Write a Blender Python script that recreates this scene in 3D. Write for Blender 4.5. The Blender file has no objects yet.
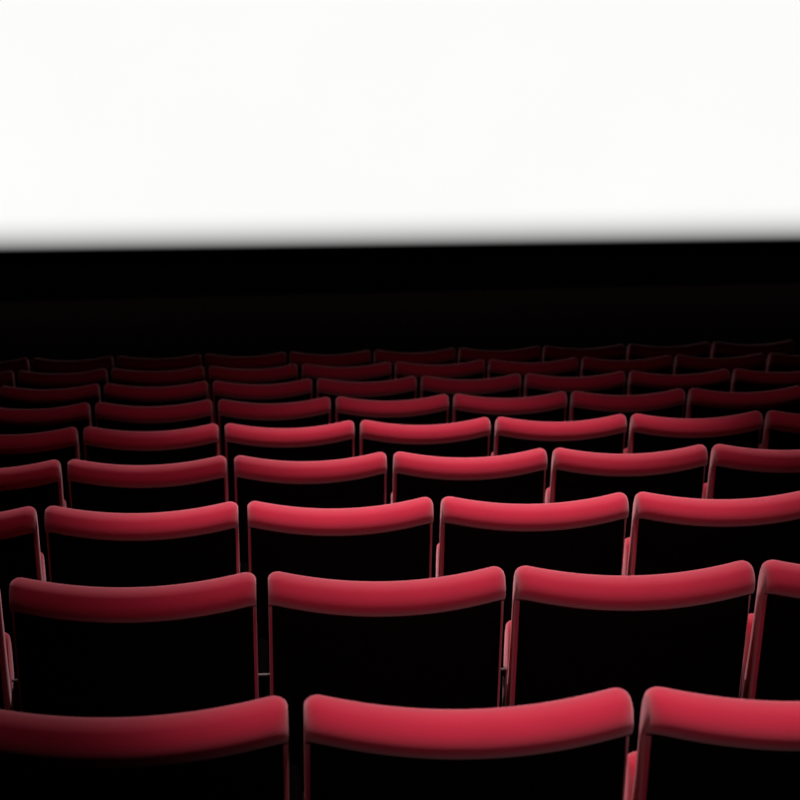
import bpy, bmesh, math, random
from mathutils import Vector, Matrix, Euler
random.seed(4)
sc = bpy.context.scene
C = sc.collection

# ------------------------------------------------------------------ materials
def new_mat(name):
    m = bpy.data.materials.new(name); m.use_nodes = True
    nt = m.node_tree
    return m, nt, nt.nodes['Principled BSDF']

def simple(name, col, rough=.6, noise=0.25, scale=40, bump=.0, spec=.5, metal=0.0):
    m, nt, b = new_mat(name)
    tc = nt.nodes.new('ShaderNodeTexCoord'); no = nt.nodes.new('ShaderNodeTexNoise')
    no.inputs['Scale'].default_value = scale; no.inputs['Detail'].default_value = 4
    nt.links.new(tc.outputs['Object'], no.inputs['Vector'])
    mx = nt.nodes.new('ShaderNodeMix'); mx.data_type = 'RGBA'
    mx.inputs[6].default_value = tuple(c * (1 - noise) for c in col) + (1,)
    mx.inputs[7].default_value = tuple(min(1, c * (1 + noise)) for c in col) + (1,)
    nt.links.new(no.outputs['Fac'], mx.inputs[0]); nt.links.new(mx.outputs[2], b.inputs['Base Color'])
    b.inputs['Roughness'].default_value = rough
    b.inputs['Specular IOR Level'].default_value = spec
    b.inputs['Metallic'].default_value = metal
    if bump:
        bp = nt.nodes.new('ShaderNodeBump'); bp.inputs['Strength'].default_value = bump
        bp.inputs['Distance'].default_value = .003
        nt.links.new(no.outputs['Fac'], bp.inputs['Height']); nt.links.new(bp.outputs[0], b.inputs['Normal'])
    return m, nt, b

VELVET, nt, b = simple('red_velvet', (.55, .003, .034), .8, .10, 9, .25, .25)
b.inputs['Sheen Weight'].default_value = .7
b.inputs['Sheen Roughness'].default_value = .6
b.inputs['Sheen Tint'].default_value = (1, .50, .54, 1)
PANEL, _, _ = simple('black_shell', (.0045, .0025, .002), .7, .3, 60, .1, .0)
BLACKPLASTIC, _, _ = simple('black_plastic', (.0018, .0012, .0012), .8, .2, 50, 0, .0)
STEEL, _, _ = simple('dark_steel', (.08, .065, .06), .4, .2, 50, 0, .5, .7)
CARPET, _, _ = simple('dark_carpet', (.006, .003, .003), .95, .4, 120, 0, .0)
WALLM, _, _ = simple('black_acoustic_wall', (.0018, .0014, .0014), .95, .3, 5, 0, .0)
MASK, _, _ = simple('black_masking_cloth', (.0010, .0010, .0010), .95, .3, 12, .1, .0)

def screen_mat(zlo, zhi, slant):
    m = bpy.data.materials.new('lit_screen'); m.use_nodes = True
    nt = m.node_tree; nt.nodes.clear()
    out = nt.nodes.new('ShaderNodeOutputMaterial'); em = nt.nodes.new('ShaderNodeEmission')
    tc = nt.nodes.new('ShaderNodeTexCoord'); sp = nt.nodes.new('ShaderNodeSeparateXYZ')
    mr = nt.nodes.new('ShaderNodeMapRange'); mr.interpolation_type = 'LINEAR'  # soft glow fade at the lower edge, painted into the emission
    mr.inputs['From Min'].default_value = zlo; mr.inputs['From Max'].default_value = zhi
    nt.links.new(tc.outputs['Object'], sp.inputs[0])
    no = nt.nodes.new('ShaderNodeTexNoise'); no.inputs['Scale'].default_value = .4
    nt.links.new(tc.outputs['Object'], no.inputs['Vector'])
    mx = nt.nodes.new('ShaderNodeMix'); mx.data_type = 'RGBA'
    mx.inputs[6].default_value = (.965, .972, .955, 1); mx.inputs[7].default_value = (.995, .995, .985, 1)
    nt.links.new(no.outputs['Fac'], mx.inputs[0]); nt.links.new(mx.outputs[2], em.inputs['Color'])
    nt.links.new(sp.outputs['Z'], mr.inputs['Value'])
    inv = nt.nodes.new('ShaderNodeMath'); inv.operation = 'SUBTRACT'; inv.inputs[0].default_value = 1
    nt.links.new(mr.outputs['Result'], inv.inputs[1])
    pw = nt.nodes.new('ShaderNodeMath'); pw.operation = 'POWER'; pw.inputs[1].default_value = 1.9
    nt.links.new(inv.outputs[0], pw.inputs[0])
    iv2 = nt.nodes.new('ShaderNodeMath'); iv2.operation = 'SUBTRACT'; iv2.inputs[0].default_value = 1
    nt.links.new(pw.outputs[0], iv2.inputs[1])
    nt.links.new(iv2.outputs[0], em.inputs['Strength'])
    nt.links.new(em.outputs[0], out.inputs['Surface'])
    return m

# ------------------------------------------------------------------ helpers
def obj(name, bm, mat, parent=None, smooth=True, kind=None):
    bmesh.ops.recalc_face_normals(bm, faces=bm.faces)
    me = bpy.data.meshes.new(name); bm.to_mesh(me); bm.free()
    if smooth:
        for p in me.polygons: p.use_smooth = True
    me.materials.append(mat)
    o = bpy.data.objects.new(name, me); C.objects.link(o)
    if parent: o.parent = parent
    if kind: o['kind'] = kind
    return o

def box(bm, x0, x1, y0, y1, z0, z1, bev=0, seg=2):
    r = bmesh.ops.create_cube(bm, size=1)
    for v in r['verts']:
        v.co = Vector((x0 if v.co.x < 0 else x1, y0 if v.co.y < 0 else y1, z0 if v.co.z < 0 else z1))
    if bev:
        es = list({e for v in r['verts'] for e in v.link_edges})
        bmesh.ops.bevel(bm, geom=es, offset=bev, segments=seg, affect='EDGES', profile=.5)

def loft(bm, rings, cap=True):
    vs = [[bm.verts.new(p) for p in r] for r in rings]
    n = len(vs[0])
    for a, b_ in zip(vs, vs[1:]):
        for i in range(n):
            bm.faces.new((a[i], a[(i+1) % n], b_[(i+1) % n], b_[i]))
    if cap:
        bm.faces.new(vs[0]); bm.faces.new(vs[-1])

# ------------------------------------------------------------------ seat
TOP = .93                     # height of the corners of the backrest
TILT = math.radians(13)
PITCH = .56
HW = .2670                    # half width of a backrest
SAG = .030
def back_pt(x, s, t):
    """s = distance up the back measured from its top (negative = down), t = forward of the rear plane"""
    y = -s * math.sin(TILT) + t * math.cos(TILT)
    z = TOP + s * math.cos(TILT) + t * math.sin(TILT)
    y += .030 * (abs(x) / HW) ** 2 - .015               # wraps gently round the sitter
    return Vector((x, y, z))
def sag(x):
    u = min(1, abs(x) / HW)
    return -SAG * (1 - u ** 2.0)

def arc(cx, cy, r, a0, a1, n):
    return [(cx + r * math.cos(math.radians(a0 + (a1 - a0) * i / n)),
             cy + r * math.sin(math.radians(a0 + (a1 - a0) * i / n))) for i in range(n + 1)]

ROLL = .074                  # height of the padded roll on the rear
def back_profile():
    # (t, s) loop, starting on the rear below the roll, going up, over and down the front
    p = [(.016, -.56), (.016, -.45), (.016, -.34), (.016, -.22), (.016, -.13), (.016, -ROLL - .006)]
    # padded roll: a full round over the top, easing into the shell at its lower rear edge
    cx_, cy_, rr = .030, -.0385, .0430
    for a in (-118, -130, -142, -154, -166, -178, 170, 158, 146, 134, 122, 110, 98, 86, 74, 62):
        t_, s_ = cx_ + rr * math.cos(math.radians(a)) * 1.02, cy_ + rr * .90 * math.sin(math.radians(a))
        p.append((t_, s_))
    p += [(.060, -.010), (.069, -.024), (.073, -.045)]
    p += [(.074, -.075), (.074, -.11), (.078, -.17), (.084, -.24), (.096, -.33), (.098, -.40), (.092, -.48), (.080, -.56)]
    return p

def make_backrest(parent):
    bm = bmesh.new(); prof = back_profile()
    R = .030; tc = .035
    st = []
    N = 30
    for i in range(N + 1): st.append(-HW + R + (2 * HW - 2 * R) * i / N)
    ends = [R * (1 - math.cos(math.radians(a))) for a in (10, 22, 34, 46, 58, 70, 80)]
    xs = sorted([-HW + e for e in ends] + st + [HW - e for e in ends])
    rings = []
    for x in xs:
        e = max(0, HW - abs(x)); ins = 0
        if e < R: ins = R - math.sqrt(max(0, R * R - (R - e) ** 2))
        ring = []
        for (t, s) in prof:
            k = 1 - min(1, ins / R) * .42
            tt = tc + (t - tc) * k
            w = max(0, 1 + s / .10) if s > -.10 else 0
            low = sag(x) * (1 if s > -.25 else max(0, (s + .56) / .31))
            ss = s - ins * .85 * min(1, w * 1.4) + low
            # the side flares towards the sitter lower down
            ring.append(back_pt(x, ss, tt))
        rings.append(ring)
    loft(bm, rings)
    return obj('backrest', bm, VELVET, parent)

def make_panel(parent):
    """dark moulded shell behind the pad, edges set in from the upholstery"""
    bm = bmesh.new(); W = HW - .0085; N = 26; rings = []
    for i in range(N + 1):
        x = -W + 2 * W * i / N
        e = W - abs(x); r = .012
        ins = r - math.sqrt(max(0, r * r - (r - min(e, r)) ** 2))
        sg = sag(x)
        ring = []
        for (t, s) in ((.022, -.57), (.004 + ins * .5, -.57), (.000 + ins * .5, -.55), (.000 + ins * .5, -.35), (.001 + ins * .5, -.20), (.003 + ins * .5, -.12), (.008 + ins * .5, -ROLL - .001), (.022, -ROLL - .001)):
            ring.append(back_pt(x, s + sg * (1 if s > -.25 else max(0, (s + .56) / .31)) , t))
        rings.append(ring)
    loft(bm, rings)
    return obj('back_panel', bm, PANEL, parent)

def make_cushion(parent):
    """tip-up seat cushion, folded up in front of the backrest"""
    bm = bmesh.new(); W = .262; R = .03; rings = []
    xs = [-W + R * (1 - math.cos(math.radians(a))) for a in (8, 25, 45, 65, 80)]
    mid = [-W + R + (2 * W - 2 * R) * i / 12 for i in range(13)]
    xs = xs + mid + [-v for v in reversed(xs)]
    base = [(0, .0), (-.006, .03), (-.010, .10), (-.012, .20), (-.010, .29), (-.002, .345), (.015, .372), (.040, .384),
            (.068, .376), (.088, .352), (.096, .31), (.098, .18), (.094, .05), (.082, .0)]
    for x in xs:
        e = W - abs(x); ins = 0
        if e < R: ins = R - math.sqrt(max(0, R * R - (R - e) ** 2))
        ring = []
        for (t, s) in base:
            k = 1 - ins / R * .5
            tt = .045 + (t - .045) * k
            ss = .19 + (s - .19) * (1 - ins / R * .06)
            a = math.radians(9)
            y = .145 + tt * math.cos(a) - (ss - .40) * math.sin(a)
            z = .378 + ss * math.cos(a) + tt * math.sin(a)
            ring.append(Vector((x, y, z)))
        rings.append(ring)
    loft(bm, rings)
    c = obj('seat_cushion', bm, VELVET, parent)
    # hard pan under the cushion, facing the screen while folded
    bm = bmesh.new()
    box(bm, -.235, .235, 0, .014, 0, .33, .006)
    a = math.radians(9)
    M = Matrix.Translation((0, .145 + .094 * math.cos(a) + .39 * math.sin(a), .393 + .0)) @ Matrix.Rotation(a, 4, 'X')
    bmesh.ops.transform(bm, matrix=M, verts=bm.verts)
    obj('seat_pan', bm, BLACKPLASTIC, parent)
    return c

def make_arm(parent, sx):
    """armrest with its upright and floor foot; stands in the gap beside the seat"""
    X = sx * PITCH / 2
    bm = bmesh.new()
    # rounded armrest pad
    rings = []
    for y, w, h in ((.188, .006, .008), (.191, .013, .016), (.199, .0145, .022), (.25, .0165, .024), (.40, .0165, .024), (.465, .0165, .022), (.485, .013, .017), (.492, .005, .008)):
        rings.append([Vector((X + w * math.cos(a), y, .632 + h * .5 * math.sin(a))) for a in [2 * math.pi * k / 14 for k in range(14)]])
    loft(bm, rings)
    obj('armrest', bm, BLACKPLASTIC, parent)
    bm = bmesh.new()      # thin pale bracket across the rear end of the armrest
    box(bm, X - .0155, X + .0155, .186, .196, .642, .647, .001)
    obj('arm_clip', bm, STEEL, parent, smooth=False)
    bm = bmesh.new()
    # tapering upright panel, broad at the top
    prof = [(.200, .622), (.47, .622), (.455, .59), (.40, .47), (.375, .30), (.375, .012), (.235, .012), (.235, .30), (.215, .47), (.200, .59)]
    loft(bm, [[Vector((X + d, y, z)) for (y, z) in prof] for d in (-.009, .009)])
    obj('leg', bm, BLACKPLASTIC, parent, smooth=False)
    bm = bmesh.new()
    box(bm, X - .03, X + .03, .17, .42, 0, .012, .004)
    for yy in (.19, .40):
        r = bmesh.ops.create_cone(bm, segments=6, radius1=.009, radius2=.009, depth=.008, cap_ends=True)
        for v in r['verts']: v.co += Vector((X, yy, .016))
    obj('foot_plate', bm, STEEL, parent, smooth=False)

def make_hinge(parent):
    # cross bar and hinge brackets that carry the folding cushion between the uprights
    bm = bmesh.new()
    r = bmesh.ops.create_cone(bm, segments=16, radius1=.016, radius2=.016, depth=.534, cap_ends=True)
    for v in r['verts']: v.co = Vector((v.co.z, v.co.x + .265, v.co.y + .395))
    obj('pivot_bar', bm, STEEL, parent)
    for s in (-1, 1):
        bm = bmesh.new()
        pr = [(.10, .44), (.17, .43), (.27, .385), (.262, .372), (.17, .40), (.10, .40)]
        loft(bm, [[Vector((s * .255 + d, y, z)) for (y, z) in pr] for d in (-.004, .004)])
        obj('hinge_bracket', bm, STEEL, parent, smooth=False)

def make_seat():
    t = bpy.data.objects.new('cinema_chair', None); C.objects.link(t)
    t.empty_display_size = .2
    make_backrest(t); make_panel(t); make_cushion(t); make_hinge(t)
    make_arm(t, -1)
    return t

def copy_seat(src):
    r = src.copy(); C.objects.link(r)
    for ch in list(src.children):
        c = ch.copy(); C.objects.link(c); c.parent = r
    return r

# ------------------------------------------------------------------ layout of the house
CAM_Z = 1.70
D1, RSP, H, RK, CV, X0, SK = 2.359, .9377, .7384, .047, .0004, .0635, -.0458
def row_y(n): return D1 - DY + RSP * n
DY = .062; ZADJ = .0
def row_floor(n): return CAM_Z - H - RK * (row_y(n) + DY) + CV * n * n - TOP - ZADJ
FPX, PX0, CPITCH, CROLL = 1500., 250., .15, .0236
def to_px(X, Y, Z):           # where a world point falls in the photo, only used to decide how long each row must be
    Z -= CAM_Z; c, s = math.cos(CPITCH), math.sin(CPITCH)
    dep = Y * c - Z * s; up = Y * s + Z * c
    return PX0 + FPX * X / dep

NROWS = 9
ROWN = ['nearest row', 'second nearest row', 'third nearest row', 'fourth nearest row', 'fifth nearest row', 'sixth nearest row', 'seventh nearest row',
        'dim eighth nearest row', 'faint farthest row below the screen']
ORD = ['first', 'second', 'third', 'fourth', 'fifth', 'sixth', 'seventh', 'eighth', 'ninth', 'tenth', 'eleventh', 'twelfth']
proto = make_seat(); first = True
for n in range(NROWS):
    Y = row_y(n); Z = row_floor(n); seats = []
    for k in range(-16, 17):
        wide = 1.042 if k == -1 else 1.0         # one column has slightly wider chairs
        cx = X0 + (k + .5) * PITCH + SK * n - (PITCH * .021 if k == -1 else PITCH * .042 if k < -1 else 0)
        a = to_px(cx - HW, Y, Z + .8); b_ = to_px(cx + HW, Y, Z + .8)
        if b_ > (-16 if n == 1 else -7) and a < 799: seats.append((cx, a, b_, wide))
    for i, (cx, a, b_, wide) in enumerate(seats):
        if first: o = proto; first = False
        else: o = copy_seat(proto)
        o.location = (cx, Y, Z)
        o.rotation_euler = (0, 0, math.radians(random.uniform(-.12, .12)))
        o.scale = (wide, 1, 1)
        m = len(seats)
        if i == 0: place = 'leftmost'
        elif i == m - 1: place = 'rightmost'
        else: place = ORD[i] + ' from left'
        cut = ''
        if a < -8: cut = ', cut off by left edge'
        elif b_ > 808: cut = ', cut off by right edge'
        look = 'red velvet cinema chair'
        o['label'] = f'{look}, {place} in the {ROWN[n]}{cut if n < 3 else ""}'
        o['category'] = 'chair'
        o['group'] = 'cinema chairs in the ' + ROWN[n].split(',')[0]

# ------------------------------------------------------------------ the room
XL, XR, YB, YF, ZC = -11.0, 17.5, -3.2, 27.0, 9.0
def terrace_z(y):
    n = round((y - D1 - .15) / RSP)
    return row_floor(max(-5, min(NROWS - 1, n)))
# stepped floor: one platform per row, then a flat front area
bm = bmesh.new()
steps = []
for n in range(-5, NROWS):
    y0 = row_y(n) - .32; y1 = y0 + RSP
    steps.append((y0, y1, row_floor(n)))
pts = []
for (y0, y1, z) in steps: pts += [(y0, z), (y1, z)]
pts = [(YB - .6, pts[0][1])] + [p for p in pts if p[0] > YB - .5]
pts += [(YF + .3, pts[-1][1])]
zb = -2.2
for (ya, za), (yb, zb_) in zip(pts, pts[1:]):
    v = [bm.verts.new((x, y, z)) for (x, y, z) in ((XL, ya, za), (XR, ya, za), (XR, yb, zb_), (XL, yb, zb_))]
    bm.faces.new(v)
bmesh.ops.remove_doubles(bm, verts=bm.verts, dist=1e-5)
floor = obj('floor', bm, CARPET, None, smooth=False, kind='structure')
FRONT_Z = pts[-1][1]

def wall(name, args, mat=WALLM):
    bm = bmesh.new(); box(bm, *args)
    return obj(name, bm, mat, None, smooth=False, kind='structure')
wall('wall_left', (XL - .2, XL, YB, YF, FRONT_Z - .1, ZC))
wall('wall_right', (XR, XR + .2, YB, YF, FRONT_Z - .1, ZC))
wall('wall_back', (XL - .2, XR + .2, YB - .2, YB, FRONT_Z - .1, ZC))
wall('wall_front', (XL - .2, XR + .2, YF, YF + .2, FRONT_Z - .1, ZC))
wall('ceiling', (XL - .2, XR + .2, YB - .2, YF + .2, ZC, ZC + .2))

# screen
SY = 26.5; SX0, SX1 = -9.2, 15.6; SH = 6.6
scr = bpy.data.objects.new('cinema_screen', None); C.objects.link(scr)
ang = math.radians(.55)
XC = (400 - PX0) / FPX * SY
scr.location = (XC, SY, CAM_Z - .0507 * SY); scr.rotation_euler = (0, ang, 0)
scr['label'] = 'huge blank glowing white cinema screen above the dark front wall'; scr['category'] = 'screen'
bm = bmesh.new()
v = [bm.verts.new(p) for p in ((SX0 - XC, 0, 0), (SX1 - XC, 0, 0), (SX1 - XC, 0, SH), (SX0 - XC, 0, SH))]
bm.faces.new(v)
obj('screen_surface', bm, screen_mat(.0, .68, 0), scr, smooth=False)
bm = bmesh.new()
a0, a1 = SX0 - XC, SX1 - XC
box(bm, a0 - .25, a1 + .25, -.03, .12, -.28, 0.0, .01)
box(bm, a0 - .25, a1 + .25, -.03, .12, SH, SH + .25, .01)
box(bm, a0 - .25, a0, -.03, .12, 0, SH, .01)
box(bm, a1, a1 + .25, -.03, .12, 0, SH, .01)
obj('masking_border', bm, MASK, scr, smooth=False)

# ------------------------------------------------------------------ lights
def spot(name, loc, target, power, size, blend, radius, col):
    l = bpy.data.lights.new(name, 'SPOT'); l.energy = power; l.spot_size = math.radians(size); l.spot_blend = blend
    l.shadow_soft_size = radius; l.color = col
    o = bpy.data.objects.new(name, l); C.objects.link(o); o.location = loc
    o.rotation_euler = (Vector(target) - Vector(loc)).to_track_quat('-Z', 'Y').to_euler()
    return o
for (x, y, tx, ty, tz, p, sz) in ((.54, .5, .56, 2.35, .75, 1950, 12.5), (.56, 1.9, .60, 4.05, .7, 2150, 18), (.76, 3.4, .82, 5.90, .6, 1800, 18)):
    spot('house_spot', (x, y, 8.4), (tx, ty, tz), p, sz, 1.0, .12, (1, .93, .92))
spot('rear_fill', (.35, -2.4, 3.6), (.62, 4.2, .75), 330, 22, 1.0, .15, (1, .93, .92))  # added fill, lifts the side strips and lower part of the rolls
spot('added_rim_fill', (.7, 9.5, 7.6), (.60, 4.4, .75), 1500, 30, 1.0, .15, (1, .97, .97))  # added light for grazing highlights along the backrest tops
spot('far_wash', (1.0, 2.6, 8.4), (.8, 5.9, .5), 220, 46, 1.0, .3, (1, .93, .93))  # added wide dim light, keeps the far row tops visible
spot('near_wash', (.4, .0, 8.4), (.5, 3.0, .6), 170, 34, 1.0, .3, (1, .93, .93))  # added wide dim light, lifts the edges of the near rows

w = bpy.data.worlds.new('dark'); sc.world = w; w.use_nodes = True
w.node_tree.nodes['Background'].inputs[0].default_value = (.0, .0, .0, 1)

# ------------------------------------------------------------------ camera
cd = bpy.data.cameras.new('camera'); cam = bpy.data.objects.new('camera', cd); C.objects.link(cam)
cd.sensor_width = 36; cd.lens = 36 * FPX / 800; cd.shift_x = (400 - PX0) / 800
cam.location = (0, 0, CAM_Z)
cam.matrix_world = Matrix.Translation((0, 0, CAM_Z)) @ Matrix.Rotation(math.pi / 2 - CPITCH, 4, 'X') @ Matrix.Rotation(0, 4, 'Z')
cam.matrix_world = cam.matrix_world @ Matrix.Rotation(-CROLL, 4, 'Z')
cd.dof.use_dof = True; cd.dof.focus_distance = 3.7; cd.dof.aperture_fstop = 5.6
cd.clip_start = .05; cd.clip_end = 200
sc.camera = cam
sc.view_settings.view_transform = 'Standard'
sc.view_settings.look = 'None'
